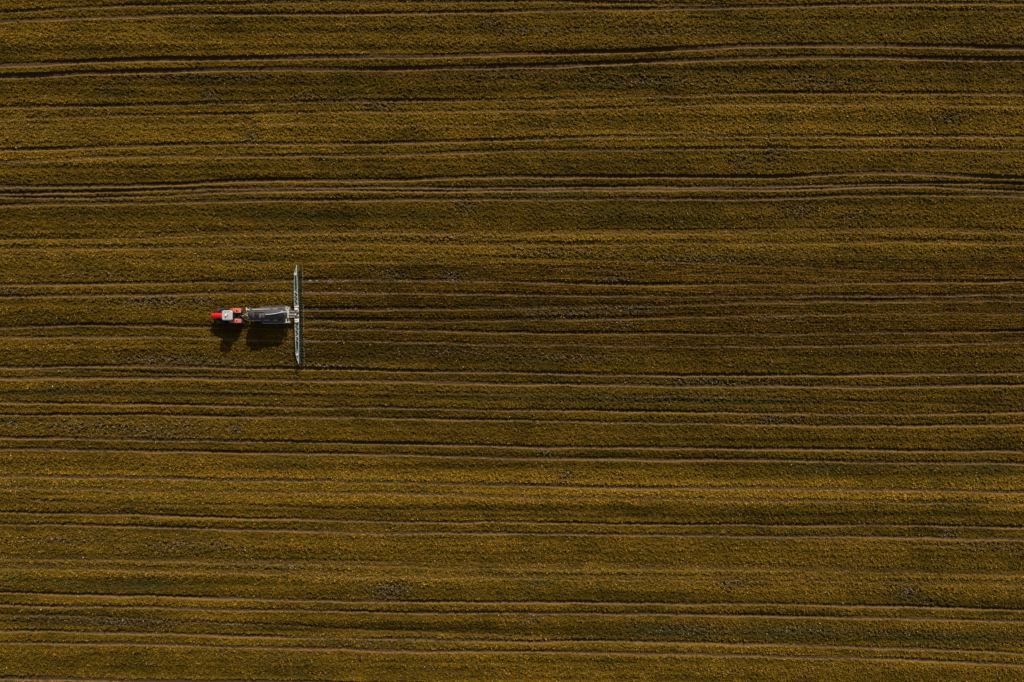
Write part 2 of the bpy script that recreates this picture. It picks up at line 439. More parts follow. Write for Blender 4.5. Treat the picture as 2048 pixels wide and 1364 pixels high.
# ------------------------------------------------------------------ clods and dry stalks in the thin places
def build_clods():
    xs, ys, sz = [], [], []
    for (a, b, rx, ry, k) in PATCH:
        n = int(rx * ry * .55 * k * .24)
        qx = RNG.normal(a, rx * .5, n); qy = RNG.normal(b, ry * .5, n)
        xs.append((qx - 1024) / S); ys.append((682 - qy) / S); sz.append(RNG.uniform(.04, .105, n))
    n = 9000
    xs.append(RNG.uniform(-94, 94, n)); ys.append(RNG.uniform(-64, 64, n)); sz.append(RNG.uniform(.02, .045, n))
    x = np.concatenate(xs); y = np.concatenate(ys); s = np.concatenate(sz)
    _, _, can, soil, bank, near, pat, grn, comb, cc, lng = field_eval(x, y)
    keep = soil < .25
    x, y, s = x[keep], y[keep], s[keep]
    m = len(x)
    ang = DIAG + RNG.normal(0, .4, m)
    z = ground_at(x, y) + .02
    d = np.stack([np.cos(ang), np.sin(ang), 0 * ang], 1); q = np.stack([-np.sin(ang), np.cos(ang), 0 * ang], 1)
    c = np.stack([x, y, z], 1)
    k = RNG.uniform(.7, 1.3, (6, m))
    v = np.empty((m, 6, 3), np.float32)
    v[:, 0] = c + d * (s * 1.5 * k[0])[:, None]
    v[:, 1] = c + q * (s * .8 * k[1])[:, None]
    v[:, 2] = c - d * (s * 1.5 * k[2])[:, None]
    v[:, 3] = c - q * (s * .8 * k[3])[:, None]
    v[:, 4] = c + np.array([0, 0, 1]) * (s * .9 * k[4])[:, None] + d * (s * .3 * (k[5] - 1))[:, None]
    v[:, 5] = c - np.array([0, 0, 1]) * (s * .5)[:, None]
    f = np.array([0, 1, 4, 1, 2, 4, 2, 3, 4, 3, 0, 4, 1, 0, 5, 2, 1, 5, 3, 2, 5, 0, 3, 5])
    idx = (np.arange(m)[:, None] * 6 + f[None]).ravel()
    colr = np.array([.33, .235, .145]) * RNG.uniform(.35, 1.35, (m, 1)) ** 1.3 * np.array([1, 1, 1]) + RNG.normal(0, .015, (m, 3))
    me = raw_mesh('clods', v.reshape(-1, 3), idx, 3, np.clip(np.repeat(colr[:, None], 6, 1).reshape(-1, 3), .05, .8))
    o = bpy.data.objects.new('soil_clods', me); COL.objects.link(o)
    me.materials.append(attr_mat('clod', 'tone', rough=.8, spec=.3, nscale=14, amt=.2))
    tag(o, 'pale dry soil clods strewn over the thin places of the crop', 'soil clods', kind='stuff')
build_clods()

# ------------------------------------------------------------------ wet slurry in the ruts behind the hoses, sun glints painted as pale tone
def build_slurry():
    V, F = [], []
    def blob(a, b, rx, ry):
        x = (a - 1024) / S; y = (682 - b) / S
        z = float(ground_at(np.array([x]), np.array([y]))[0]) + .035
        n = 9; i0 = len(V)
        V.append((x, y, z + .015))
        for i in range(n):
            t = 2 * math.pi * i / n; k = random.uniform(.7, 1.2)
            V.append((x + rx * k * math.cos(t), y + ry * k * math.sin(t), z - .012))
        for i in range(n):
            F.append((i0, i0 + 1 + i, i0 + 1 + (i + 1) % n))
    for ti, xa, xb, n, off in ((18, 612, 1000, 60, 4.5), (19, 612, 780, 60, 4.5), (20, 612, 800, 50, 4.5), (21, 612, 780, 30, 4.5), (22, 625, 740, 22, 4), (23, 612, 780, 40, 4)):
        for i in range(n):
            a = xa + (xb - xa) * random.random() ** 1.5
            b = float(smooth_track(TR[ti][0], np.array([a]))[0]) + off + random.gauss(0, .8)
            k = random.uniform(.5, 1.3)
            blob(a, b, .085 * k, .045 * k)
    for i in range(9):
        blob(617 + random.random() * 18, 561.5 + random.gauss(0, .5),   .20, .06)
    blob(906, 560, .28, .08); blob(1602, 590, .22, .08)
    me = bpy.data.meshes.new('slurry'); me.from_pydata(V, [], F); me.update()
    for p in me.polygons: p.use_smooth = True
    me.materials.append(mat('slurry_glint', (.34, .33, .31), rough=.25, nscale=8, noise=.3))
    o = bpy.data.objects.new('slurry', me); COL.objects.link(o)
    tag(o, 'wet slurry spots with pale painted glints along the ruts behind the boom', 'slurry', kind='stuff')
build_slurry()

# ================================================================== modelling helpers
class MB:
    def __init__(self):
        self.bm = bmesh.new()
    def _xf(self, vs, loc, rot):
        M = Matrix.Translation(Vector(loc)) @ Euler(rot).to_matrix().to_4x4()
        bmesh.ops.transform(self.bm, matrix=M, verts=vs)
    def box(self, loc, size, rot=(0, 0, 0), bev=0.0, seg=2, taper=None):
        r = bmesh.ops.create_cube(self.bm, size=1.0)
        vs = r['verts']
        for v in vs:
            if taper and v.co.z > 0:
                v.co.x *= taper[0]; v.co.y *= taper[1]
            v.co.x *= size[0]; v.co.y *= size[1]; v.co.z *= size[2]
        if bev:
            es = list({e for v in vs for e in v.link_edges})
            rr = bmesh.ops.bevel(self.bm, geom=es, offset=bev, segments=seg, affect='EDGES', profile=.5)
            vs = list({v for f in rr['faces'] for v in f.verts} | {v for v in vs if v.is_valid})
        self._xf(vs, loc, rot)
        return self
    def cyl(self, a, b, r, r2=None, n=14, caps=True):
        a = Vector(a); b = Vector(b); d = b - a
        rr = bmesh.ops.create_cone(self.bm, cap_ends=caps, segments=n, radius1=r, radius2=r if r2 is None else r2, depth=d.length)
        q = Vector((0, 0, 1)).rotation_difference(d.normalized())
        M = Matrix.Translation((a + b) / 2) @ q.to_matrix().to_4x4()
        bmesh.ops.transform(self.bm, matrix=M, verts=rr['verts'])
        return self
    def tube(self, pts, r, n=8):
        pts = [Vector(p) for p in pts]
        rings = []
        for i, p in enumerate(pts):
            t = (pts[min(i + 1, len(pts) - 1)] - pts[max(i - 1, 0)]).normalized()
            ref = Vector((0, 0, 1)) if abs(t.z) < .9 else Vector((1, 0, 0))
            u = t.cross(ref).normalized(); w = t.cross(u)
            rings.append([self.bm.verts.new(p + (u * math.cos(2*math.pi*k/n) + w * math.sin(2*math.pi*k/n)) * r) for k in range(n)])
        for A, B in zip(rings, rings[1:]):
            for k in range(n):
                self.bm.faces.new((A[k], A[(k+1) % n], B[(k+1) % n], B[k]))
        self.bm.faces.new(rings[0][::-1]); self.bm.faces.new(rings[-1])
        return self
    def lathe(self, prof, axis='x', n=40, loc=(0, 0, 0)):
        """prof: list of (along, radius)"""
        rings = []
        loc = Vector(loc)
        for (s, r) in prof:
            ring = []
            for k in range(n):
                t = 2 * math.pi * k / n
                if axis == 'x': p = Vector((s, r * math.cos(t), r * math.sin(t)))
                elif axis == 'y': p = Vector((r * math.cos(t), s, r * math.sin(t)))
                else: p = Vector((r * math.cos(t), r * math.sin(t), s))
                ring.append(self.bm.verts.new(p + loc))
            rings.append(ring)
        for A, B in zip(rings, rings[1:]):
            for k in range(n):
                self.bm.faces.new((A[k], A[(k+1) % n], B[(k+1) % n], B[k]))
        for ring in (rings[0], rings[-1]):
            if (ring[0].co - ring[n // 2].co).length > 1e-4:
                self.bm.faces.new(ring)
        return self
    def sweep(self, prof, ys):
        """closed outline in x-z given per station y: list of (y, [(x,z)...])"""
        rings = [[self.bm.verts.new((x, y, z)) for (x, z) in pr] for y, pr in zip(ys, prof)]
        m = len(rings[0])
        for A, B in zip(rings, rings[1:]):
            for k in range(m):
                self.bm.faces.new((A[k], A[(k+1) % m], B[(k+1) % m], B[k]))
        self.bm.faces.new(rings[0]); self.bm.faces.new(rings[-1])
        return self
    def build(self, name, material, parent=None, smooth=None, label=None):
        bmesh.ops.recalc_face_normals(self.bm, faces=self.bm.faces)
        me = bpy.data.meshes.new(name)
        self.bm.to_mesh(me); self.bm.free()
        if smooth is not None:
            for p in me.polygons: p.use_smooth = True
            try: me.set_sharp_from_angle(angle=R(smooth))
            except Exception: pass
        me.materials.append(material)
        o = bpy.data.objects.new(name, me)
        COL.objects.link(o)
        if parent is not None: o.parent = parent
        if label: o['label'] = label
        return o

def empty(name, loc, rz=0):
    o = bpy.data.objects.new(name, None)
    COL.objects.link(o); o.location = loc; o.rotation_euler = (0, 0, rz)
    o.empty_display_size = .5
    return o

DUST = (.36, .27, .20)
M = dict(
    red=mat('red_paint', (.80, .004, .010), rough=.42, noise=.05, coat=.2),
    fender=mat('fender_paint', (.74, .022, .018), rough=.5, noise=.1, dirt=(.70, .40, .28), dirt_amt=.42, dscale=1.9),
    roof=mat('roof_plastic', (.54, .56, .56), rough=.5, noise=.06, nscale=9, dirt=(.5, .48, .44), dirt_amt=.2, dscale=4),
    white=mat('white_paint', (.84, .84, .80), rough=.45, noise=.06, dirt=(.55, .5, .42), dirt_amt=.1, dscale=3),
    boom=mat('boom_paint', (.64, .71, .69), rough=.5, noise=.12, nscale=6, dirt=(.34, .34, .28), dirt_amt=.3, dscale=3),
    galv=mat('galvanised_steel', (.58, .64, .62), rough=.45, metal=.25, noise=.12, nscale=12),
    tank=mat('tank_paint', (.038, .036, .041), rough=.42, noise=.18, nscale=3, coat=.15, dirt=(.075, .064, .060), dirt_amt=.3, dscale=1.2),
    tank2=mat('tank_fitting', (.08, .077, .075), rough=.5, noise=.2, nscale=5, dirt=(.22, .19, .17), dirt_amt=.4, dscale=3),
    guard=mat('dusty_guard', (.10, .088, .078), rough=.7, noise=.25, nscale=7, dirt=(.24, .20, .16), dirt_amt=.5, dscale=2.5),
    black=mat('black_plastic', (.018, .018, .02), rough=.5, noise=.3),
    steel=mat('dark_steel', (.07, .065, .065), rough=.5, metal=.4, noise=.3, dirt=(.18, .13, .09), dirt_amt=.3, dscale=5),
    rust=mat('rusty_brown_frame', (.13, .055, .035), rough=.8, noise=.3, nscale=10),
    hatch=mat('dark_hatch', (.035, .018, .022), rough=.6, noise=.3),
    tyre=mat('tyre_rubber', (.085, .080, .080), rough=.85, noise=.25, nscale=9, dirt=(.11, .09, .07), dirt_amt=.3, dscale=4),
    rim=mat('rim_paint', (.45, .45, .43), rough=.5, noise=.1, dirt=(.25, .18, .12), dirt_amt=.3, dscale=5),
    hose=mat('dark_green_hose', (.018, .050, .032), rough=.5, noise=.3),
    bundle=mat('dark_green_hose_bundle', (.022, .062, .046), rough=.5, noise=.3),
    tip=mat('hose_shoe', (.20, .20, .11), rough=.6, noise=.2),
    glass=mat('dark_glass', (.012, .016, .02), rough=.08, noise=.1, spec=.6),
    pipe=mat('grey_pipe', (.62, .63, .68), rough=.4, noise=.08),
    lamp_red=mat('red_lamp', (.5, .02, .02), rough=.3),
    lamp=mat('clear_lamp', (.8, .8, .78), rough=.2),
    orange=mat('orange_lamp', (.75, .30, .04), rough=.3),
)

def rect_wheel(parent, loc, rad, width, lugs=22, rim_r=None):
    """tyre with shoulders and chevron lugs; its rim is a sub-part"""
    b = MB(); h = width / 2; rr = rim_r or rad * .58
    b.lathe([(-h * .82, rr), (-h, rr + (rad - rr) * .35), (-h, rad * .90), (-h * .78, rad * .965), (0, rad * .975), (h * .78, rad * .965), (h, rad * .90), (h, rr + (rad - rr) * .35), (h * .82, rr)], axis='y', n=44)
    for i in range(lugs):
        for sgn in (-1, 1):
            t = 2 * math.pi * (i + (0 if sgn < 0 else .5)) / lugs
            c = Vector((rad * .985 * math.cos(t), sgn * h * .48, rad * .985 * math.sin(t)))
            r = bmesh.ops.create_cube(b.bm, size=1)
            Mx = Matrix.Translation(c) @ Matrix.Rotation(-t, 4, 'Y') @ Matrix.Rotation(sgn * .6, 4, 'X') @ Matrix.Diagonal((rad * .06, width * .5, rad * .075, 1))
            bmesh.ops.transform(b.bm, matrix=Mx, verts=r['verts'])
    w = b.build('wheel', M['tyre'], parent, smooth=40)
    w.location = loc
    q = MB()
    q.lathe([(-h * .7, rr * 1.0), (-h * .55, rr * .9), (-h * .15, rr * .82), (-h * .1, rr * .3), (-h * .3, rr * .22), (-h * .3, 0.001)], axis='y', n=32)
    q.lathe([(h * .7, rr * 1.0), (h * .55, rr * .9), (h * .15, rr * .82), (h * .1, rr * .3), (h * .3, rr * .22), (h * .3, 0.001)], axis='y', n=32)
    q.build('rim', M['rim'], w, smooth=40)
    return w

# ================================================================== TRACTOR  (local +X forward, +Y to the driver's left)
GZ = .05
def at_px(p, q, z):
    k = (1 - z / CAM_H) / S
    return ((p - 1024) * k, (682 - q) * k, z)
t_org = ((478.7 - 1024) / S, (682 - 632.2) / S, GZ)
T = empty('tractor', t_org, math.pi)
tag(T, 'red tractor with pale grey cab roof towing the dark tanker', 'tractor')

for sy in (-1, 1):
    rect_wheel(T, (0, sy * .90, .86), .86, .62, 22)
    w = rect_wheel(T, (2.70, sy * .96, .66), .66, .52, 20)
# chassis
b = MB()
b.box((1.7, 0, .85), (3.5, .50, .55), bev=.05)
b.box((0, 0, .88), (.55, 1.5, .36), bev=.06)
b.box((2.70, 0, .66), (.26, 1.7, .22), bev=.04)
b.box((3.55, 0, .80), (.55, .62, .42), bev=.05)
b.box((1.15, .62, .75), (1.15, .42, .42), bev=.08)
b.box((1.15, -.62, .75), (1.15, .42, .42), bev=.08)
b.build('chassis', M['steel'], T, smooth=40)
# bonnet, slightly waisted and rounded
def bonnet():
    b = MB()
    st = [(1.45, .44, 1.93), (1.9, .45, 1.90), (2.6, .44, 1.82), (3.3, .41, 1.72), (3.75, .405, 1.62), (3.98, .385, 1.46)]
    rings = []
    for (x, hw, zt) in st:
        ring = []
        zb = 1.02
        pr = [(-hw, zb), (-hw, zt - .22), (-hw * .93, zt - .10), (-hw * .72, zt - .02), (0, zt + .02), (hw * .72, zt - .02), (hw * .93, zt - .10), (hw, zt - .22), (hw, zb)]
        for (y, z) in pr:
            ring.append(b.bm.verts.new((x, y, z)))
        rings.append(ring)
    for A, B in zip(rings, rings[1:]):
        for k in range(len(A) - 1):
            b.bm.faces.new((A[k], A[k+1], B[k+1], B[k]))
        b.bm.faces.new((A[-1], A[0], B[0], B[-1]))
    b.bm.faces.new(rings[0]); b.bm.faces.new(rings[-1])
    return b
bn = bonnet().build('bonnet', M['red'], T, smooth=35)
MB().box((3.975, 0, 1.17), (.05, .46, .22), bev=.01).build('grille', M['black'], bn)
for sy in (-1, 1):
    MB().box((2.55, sy * .445, 1.35), (.9, .03, .32), bev=.01).build('side_vent', M['black'], bn)
MB().box((1.62, 0, 1.945), (.10, .62, .02), bev=.004).build('trim', M['black'], bn)
for sy in (-1, 1):
    MB().box((3.955, sy * .22, 1.24), (.08, .16, .10), bev=.02).build('headlight', M['lamp'], bn)
# cab
b = MB()
for (x, y, x2, y2) in ((1.42, .62, 1.34, .66), (-.08, .60, .0, .66), (.55, .70, .55, .69)):
    for sy in (-1, 1):
        b.tube([(x, sy * y, 1.1), (x2, sy * y2, 2.72)], .035, 6)
b.box((.68, 0, 1.18), (1.55, 1.32, .25), bev=.05)
b.build('cab_frame', M['black'], T, smooth=40)
b = MB()
b.box((1.385, 0, 2.0), (.012, 1.24, 1.36), rot=(0, R(-3), 0))
b.build('windscreen', M['glass'], T)
MB().box((-.045, 0, 2.0), (.012, 1.20, 1.36), rot=(0, R(3), 0)).build('rear_window', M['glass'], T)
for sy in (-1, 1):
    MB().box((.66, sy * .665, 2.0), (1.38, .012, 1.40)).build('cab_door', M['glass'], T)
def roof_mesh():
    b = MB()
    def ring(hx, hy, z, rad=.30, cx=.775):
        pts = []
        for (sx, sy, a0) in ((1, 1, 0), (-1, 1, 90), (-1, -1, 180), (1, -1, 270)):
            for k in range(7):
                t = R(a0 + 15 * k)
                bulge = 1.0
                pts.append(b.bm.verts.new((cx + sx * (hx - rad) + rad * math.cos(t), sy * (hy - rad) + rad * math.sin(t), z)))
        return pts
    rs = [ring(.76, .72, 2.68), ring(.82, .78, 2.74), ring(.835, .79, 2.84), ring(.80, .755, 2.92), ring(.72, .68, 2.955), ring(.69, .65, 2.94), ring(.55, .52, 2.965, .2), ring(.2, .2, 2.985, .1)]
    for A, B in zip(rs, rs[1:]):
        for k in range(len(A)):
            b.bm.faces.new((A[k], A[(k+1) % len(A)], B[(k+1) % len(A)], B[k]))
    b.bm.faces.new(rs[0]); b.bm.faces.new(rs[-1])
    return b
rf = roof_mesh().build('cab_roof', M['roof'], T, smooth=30)
MB().box((.93, .02, 3.05), (.30, .30, .16), bev=.04, taper=(.8, .8)).build('receiver', M['white'], rf, smooth=40)
MB().box((.66, .02, 2.99), (.13, .2, .05), bev=.01).build('hatch_handle', M['black'], rf)
for sy in (-1, 1):
    MB().box((.775, sy * .60, 2.955), (1.05, .10, .03), bev=.01).build('roof_rib', M['roof'], rf)
for (x, y) in ((1.02, -.58), (.60, -.60)):
    MB().cyl((x, y, 2.95), (x, y, 3.03), .055).build('aerial_base', M['black'], rf)
for sy in (-1, 1):
    for x in (1.585, -.03):
        MB().box((x, sy * .52, 2.80), (.07, .22, .11), bev=.02).build('work_light', M['lamp'], rf)
# rear mudguards
def fender(sy):
    b = MB()
    rin, rout = .96, 1.0
    n = 16
    for (y0, y1) in ((.50, 1.17),):
        A = []
        for k in range(n + 1):
            t = R(150 - k * (150 - 14) / n)
            flat = .88 if 60 < (158 - k * 150 / n) < 120 else 1
            ro = 1.06
            for (yy, rr_) in ((y0, ro), (y1 - .05, ro), (y1, ro - .05), (y1, ro - .12), (y1 - .04, ro - .07), (y0, ro - .05)):
                x = rr_ * math.cos(t) * 1.0 + .08; z = min(.88 + rr_ * math.sin(t), 1.90 - (ro - rr_))
                A.append(b.bm.verts.new((x, sy * yy, z)))
        for k in range(n):
            for j in range(6):
                b.bm.faces.new((A[k*6+j], A[k*6+(j+1) % 6], A[(k+1)*6+(j+1) % 6], A[(k+1)*6+j]))
        b.bm.faces.new(A[:6]); b.bm.faces.new(A[-6:])
    b.box((.1, sy * .50, 1.35), (1.5, .04, .75), bev=.01)
    return b
for sy in (-1, 1):
    f = fender(sy).build('mudguard', M['fender'], T, smooth=35)
    MB().box((-.90, sy * .95, 1.36), (.05, .26, .10), bev=.015).build('tail_light', M['lamp_red'], f)
    MB().box((-.35, sy * .78, 1.91), (.22, .16, .04), bev=.01).build('control_box', M['black'], f)
    # front mudguard
    g = MB()
    A = []
    for k in range(9):
        t = R(150 - k * 14)
        for yy, rr_ in ((.74, .76), (1.16, .76), (1.16, .73), (.74, .73)):
            A.append(g.bm.verts.new((2.70 + rr_ * math.cos(t), sy * yy, .66 + rr_ * math.sin(t))))
    for k in range(8):
        for j in range(4):
            g.bm.faces.new((A[k*4+j], A[k*4+(j+1) % 4], A[(k+1)*4+(j+1) % 4], A[(k+1)*4+j]))
    g.bm.faces.new(A[:4]); g.bm.faces.new(A[-4:])
    # only the rear quarter of the tyre is covered
    bmesh.ops.delete(g.bm, geom=[v for v in g.bm.verts if v.co.x > 2.72], context='VERTS')
    g.build('front_mudguard', M['black'], T, smooth=35)
    # steps
    s_ = MB()
    for k in range(3): s_.box((1.25, sy * (.92 + .04 * (2 - k)), .42 + .26 * k), (.42, .22, .03), bev=.005)
    s_.tube([(1.45, sy * 1.0, .42), (1.45, sy * .86, 1.1)], .015, 5); s_.tube([(1.05, sy * 1.0, .42), (1.05, sy * .86, 1.1)], .015, 5)
    s_.build('step', M['steel'], T)
    mr = MB(); mr.tube([(1.38, sy * .68, 2.5), (1.55, sy * 1.02, 2.45), (1.55, sy * 1.05, 2.05)], .018, 6)
    mr.box((1.55, sy * 1.08, 2.2), (.06, .2, .34), bev=.02)
    mr.build('mirror', M['black'], T)
b = MB(); b.cyl((1.62, -.56, 1.2), (1.62, -.56, 2.55), .075, n=16); b.tube([(1.62, -.56, 2.5), (1.62, -.56, 2.66), (1.52, -.60, 2.76)], .045, 10)
b.build('exhaust', M['steel'], T, smooth=40)
# rear linkage
b = MB()
for sy in (-1, 1):
    b.tube([(-.25, sy * .30, .72), (-1.05, sy * .42, .55)], .045, 8)
    b.tube([(-.30, sy * .34, 1.25), (-.75, sy * .38, .70)], .028, 8)
b.tube([(-.25, 0, 1.15), (-.85, 0, 1.0)], .035, 8)
b.box((-.30, 0, .95), (.35, .7, .55), bev=.05)
b.box((-.75, 0, .50), (.75, .16, .10), bev=.02)
b.build('rear_linkage', M['steel'], T, smooth=40)
b = MB()
for k, (y, z) in enumerate(((-.12, 1.25), (-.05, 1.3), (.03, 1.28), (.10, 1.22))):
    b.tube([(-.35, y, z), (-.75, y * 1.8, z - .12), (-1.2, y * .8, 1.05), (-1.75, y * 2.2, 1.15)], .016, 6)
b.build('hydraulic_line', M['black'], T, smooth=60)

# ================================================================== SLURRY TANKER  (local +X forward)
ROT = R(1.3)
o_w = Vector(((543 - 1024) / S, (682 - 630.0) / S, GZ))
K = empty('slurry_tanker', o_w, math.pi + ROT)
tag(K, 'dark grey slurry tanker with wide white spreading boom, towed by the tractor', 'slurry tanker')
_inv = (Matrix.Translation(o_w) @ Matrix.Rotation(math.pi + ROT, 4, 'Z')).inverted()
def L(p, q, z):
    return _inv @ Vector(at_px(p, q, z))
TR_, TZ = .885, 1.90
b = MB()
prof = [(-3.02, .001), (-3.0, .30), (-2.93, .55), (-2.80, .74), (-2.62, .85), (-2.45, TR_), (-1.4, TR_), (0, TR_), (1.4, TR_), (2.35, TR_), (2.55, .86), (2.76, .74), (2.92, .54), (3.02, .28), (3.05, .001)]
b.lathe(prof, 'x', 56, (0, 0, TZ))
tk = b.build('tank', M['tank'], K, smooth=35)
for x in (-2.3, .42, 2.2):
    MB().lathe([(x - .03, TR_ - .02), (x - .03, TR_ + .03), (x + .03, TR_ + .03), (x + .03, TR_ - .02)], 'x', 56, (0, 0, TZ)).build('tank_ring', M['tank2'] if x == .42 else M['tank'], tk, smooth=35)
# top hatch platform
zt = TZ + TR_
c0 = L(518, 629, zt)
b = MB()
b.box((c0.x, c0.y, zt + .06), (1.75, .86, .04), bev=.005)
for sy in (-1, 1): b.box((c0.x, c0.y + sy * .43, zt + .10), (1.80, .05, .12), bev=.005)
for sx in (-1, 1): b.box((c0.x + sx * .88, c0.y, zt + .10), (.05, .80, .11), bev=.005)
for sx in (-1, 1):
    for sy in (-1, 1): b.box((c0.x + sx * .8, c0.y + sy * .40, zt - .08), (.08, .06, .30))
pf = b.build('hatch_platform', M['tank2'], K)
c1 = L(513, 628.6, zt + .25)
MB().box((c1.x, c1.y, zt + .18), (.80, .56, .22), bev=.04).build('hatch', M['hatch'], pf, smooth=40)
c2 = L(524.5, 629, zt + .2)
MB().cyl((c2.x, c2.y, zt + .06), (c2.x, c2.y, zt + .20), .25, n=24).build('vent', M['tank2'], pf, smooth=40)
# long side rails along the tank shoulders
for (p0, p1, q) in ((504, 541, 618.6), (546, 556, 618.2), (505, 522, 640.4), (527, 539, 640.0), (547, 555, 640.2)):
    z = TZ + .22
    a0 = L(p0, q, z); a1 = L(p1, q, z)
    b = MB(); b.tube([a0, a1], .055, 8)
    for t in (.1, .5, .9):
        pnt = a0.lerp(a1, t); b.box((pnt.x, pnt.y * .93, pnt.z - .03), (.05, .14, .05))
    b.build('side_rail', M['white'], K, smooth=50, label='pale steel rail along the tank side')
# suction pipe over the tank
pts = []
for (p, q, dz) in ((532, 629.0, .12), (540, 628.6, .16), (549, 627.6, .16), (558, 625.9, .15), (567, 624.0, .10), (573, 624.0, -.05), (578, 625.4, -.30)):
    pts.append(L(p, q, zt + dz))
b = MB(); b.tube(pts, .062, 12)
pp = b.build('top_pipe', M['pipe'], K, smooth=50)
for k in (0, 2, 4):
    c = pts[k]
    MB().cyl(c - Vector((.05, 0, 0)), c + Vector((.05, 0, 0)), .095, n=14).box((c.x, c.y, c.z - .12), (.06, .06, .22)).build('pipe_clamp', M['galv'], pp, smooth=40)
# chassis and axles
b = MB()
for sy in (-1, 1): b.box((-.2, sy * .42, .98), (6.2, .12, .22), bev=.02)
for x in (-2.4, -1.0, .6, 2.0): b.box((x, 0, 1.02), (.16, 1.5, .16), bev=.02)
for x in (.40, -1.15): b.cyl((x, -1.05, .66), (x, 1.05, .66), .08)
b.build('chassis', M['steel'], K, smooth=40)
for x in (.40, -1.15):
    for sy in (-1, 1):
        rect_wheel(K, (x, sy * .98, .66), .66, .50, 24)
# mudguards over the tandem wheels
for sy, q0, q1, p0 in ((-1, 612.8, 618.2, 519), (1, 641.0, 646.0, 521)):
    z = 1.50
    A = L(p0, q0, z); B = L(572, q1, z)
    xa, xb = max(A.x, B.x), min(A.x, B.x)
    ya, yb = sorted((A.y, B.y))
    b = MB()
    n = 14
    prev = None
    rings = []
    for k in range(n + 1):
        u = k / n
        x = xa + (xb - xa) * u
        z_ = 1.50 - .34 * (max(0, 1 - u / .16) ** 2) - .20 * (max(0, (u - .9) / .1) ** 2)
        rings.append([b.bm.verts.new((x, ya, z_)), b.bm.verts.new((x, yb, z_)), b.bm.verts.new((x, yb, z_ - .04)), b.bm.verts.new((x, ya, z_ - .04))])
    for P, Q in zip(rings, rings[1:]):
        for j in range(4): b.bm.faces.new((P[j], P[(j+1) % 4], Q[(j+1) % 4], Q[j]))
    b.bm.faces.new(rings[0]); b.bm.faces.new(rings[-1])
    g = b.build('mudguard', M['guard'], K, smooth=30)
    ye = ya if sy < 0 else yb
    e = MB(); e.box(((xa + xb) / 2 - .15, ye, 1.52), (abs(xa - xb) - .4, .05, .07), bev=.01)
    e.build('edge_rail', M['white'] if sy > 0 else M['guard'], g)
    for k in range(6):
        e = MB(); e.box((xa - .5 - k * .62, (ya + yb) / 2, 1.515), (.28, abs(yb - ya) * random.uniform(.3, .7), random.uniform(.02, .06)), bev=.008)
        e.build('guard_bracket', M['tank2'], g)
# rear cross beam with light boards
zb = 1.75
c = L(576.3, 628.5, zb); h = abs(L(576, 621, zb).y - L(576, 636, zb).y)
b = MB(); b.box((c.x, c.y, zb), (.24, h, .12), bev=.02)
b.box((c.x, c.y + h / 2 - .1, zb + .06), (.16, .16, .14), bev=.02)
for sy in (-1, 1): b.box((c.x + .1, c.y + sy * .35, 1.42), (.14, .12, .7), bev=.01)
b.build('rear_beam', M['galv'], K, smooth=40)
for (p0, p1, q0, q1) in ((571.8, 577.4, 613.4, 620.6), (572.2, 578.0, 637.4, 645.2)):
    z = 1.45
    A = L(p0, q0, z); B = L(p1, q1, z); cx, cy = (A.x + B.x) / 2, (A.y + B.y) / 2; sx, sy_ = abs(A.x - B.x), abs(A.y - B.y)
    b = MB()
    b.box((cx, cy, z), (sx, sy_, .05), bev=.01)
    for s in (-1, 1):
        b.box((cx + s * (sx / 2 - .03), cy, z + .05), (.06, sy_, .07)); b.box((cx, cy + s * (sy_ / 2 - .03), z + .05), (sx - .12, .06, .07))
    b.box((cx, cy, z - .22), (.08, .08, .4))
    lb = b.build('light_board', M['white'], K)
    e = MB(); e.box((cx, cy, z + .04), (sx * .42, sy_ * .45, .06), rot=(0, 0, R(25)), bev=.01); e.build('reflector', M['tank2'], lb)
for (q0, q1) in ((613, 620.3), (641.6, 646.4)):
    z = 1.35
    A = L(579.6, q0, z); B = L(579.6, q1, z)
    b = MB(); b.tube([A, B], .035, 8); b.tube([A.lerp(B, .5), A.lerp(B, .5) + Vector((.25, 0, 0))], .03, 6)
    b.build('rear_bar', M['white'], K, smooth=50)
# drawbar and front fittings
z = .85
front = L(486, 632.2, z)
b = MB()
for q in (624.6, 637.4):
    e_ = L(500, q, 1.05)
    b.tube([front, e_], .065, 8)
b.box((front.x + .18, front.y, z - .05), (.45, .14, .12), bev=.02)
b.build('drawbar', M['steel'], K, smooth=50)
b = MB(); b.tube([L(484.5, 633, 1.15), L(489, 629.6, 1.30), L(496, 625.5, 1.55)], .05, 8)
b.build('supply_hose', M['white'], K, smooth=50)
b = MB(); b.tube([L(488, 633.5, 1.0), L(493, 631.5, 1.1), L(499, 631, 1.2)], .06, 8); b.cyl(L(492.5, 631.4, 1.1), L(495, 631.2, 1.15), .13)
b.build('shaft', M['galv'], K, smooth=50)
b = MB(); b.tube([L(489, 634, .9), L(494, 636.5, .9), L(499, 636, 1.2)], .04, 8)
b.build('supply_hose', M['galv'], K, smooth=50)
b = MB(); A = L(492.6, 614.6, 1.45); B = L(492.8, 621.0, 1.45)
b.tube([A, B], .06, 8); b.box(((A + B) / 2 + Vector((0, 0, -.1)))[:], (.14, .35, .2), bev=.02)
C_ = L(496.2, 619.4, 1.5); b.box(C_[:], (.28, .16, .12), rot=(0, 0, R(-30)), bev=.03); b.tube([C_, L(501, 622, 1.4)], .04, 6)
b.build('front_stand', M['white'], K, smooth=50)
MB().box(L(493.4, 622.4, 1.42)[:], (.14, .14, .08), bev=.02).build('warning_lamp', M['orange'], K)
for (q0, q1) in ((614.3, 618.4), (640, 646.8)):
    A = L(499.7, q0, 1.5); B = L(499.8, q1, 1.5)
    b = MB(); b.tube([A, B], .04, 8); b.tube([B if q0 < 630 else A, L(505, 630, 1.2)], .035, 6)
    b.build('front_bracket', M['galv'], K, smooth=50)
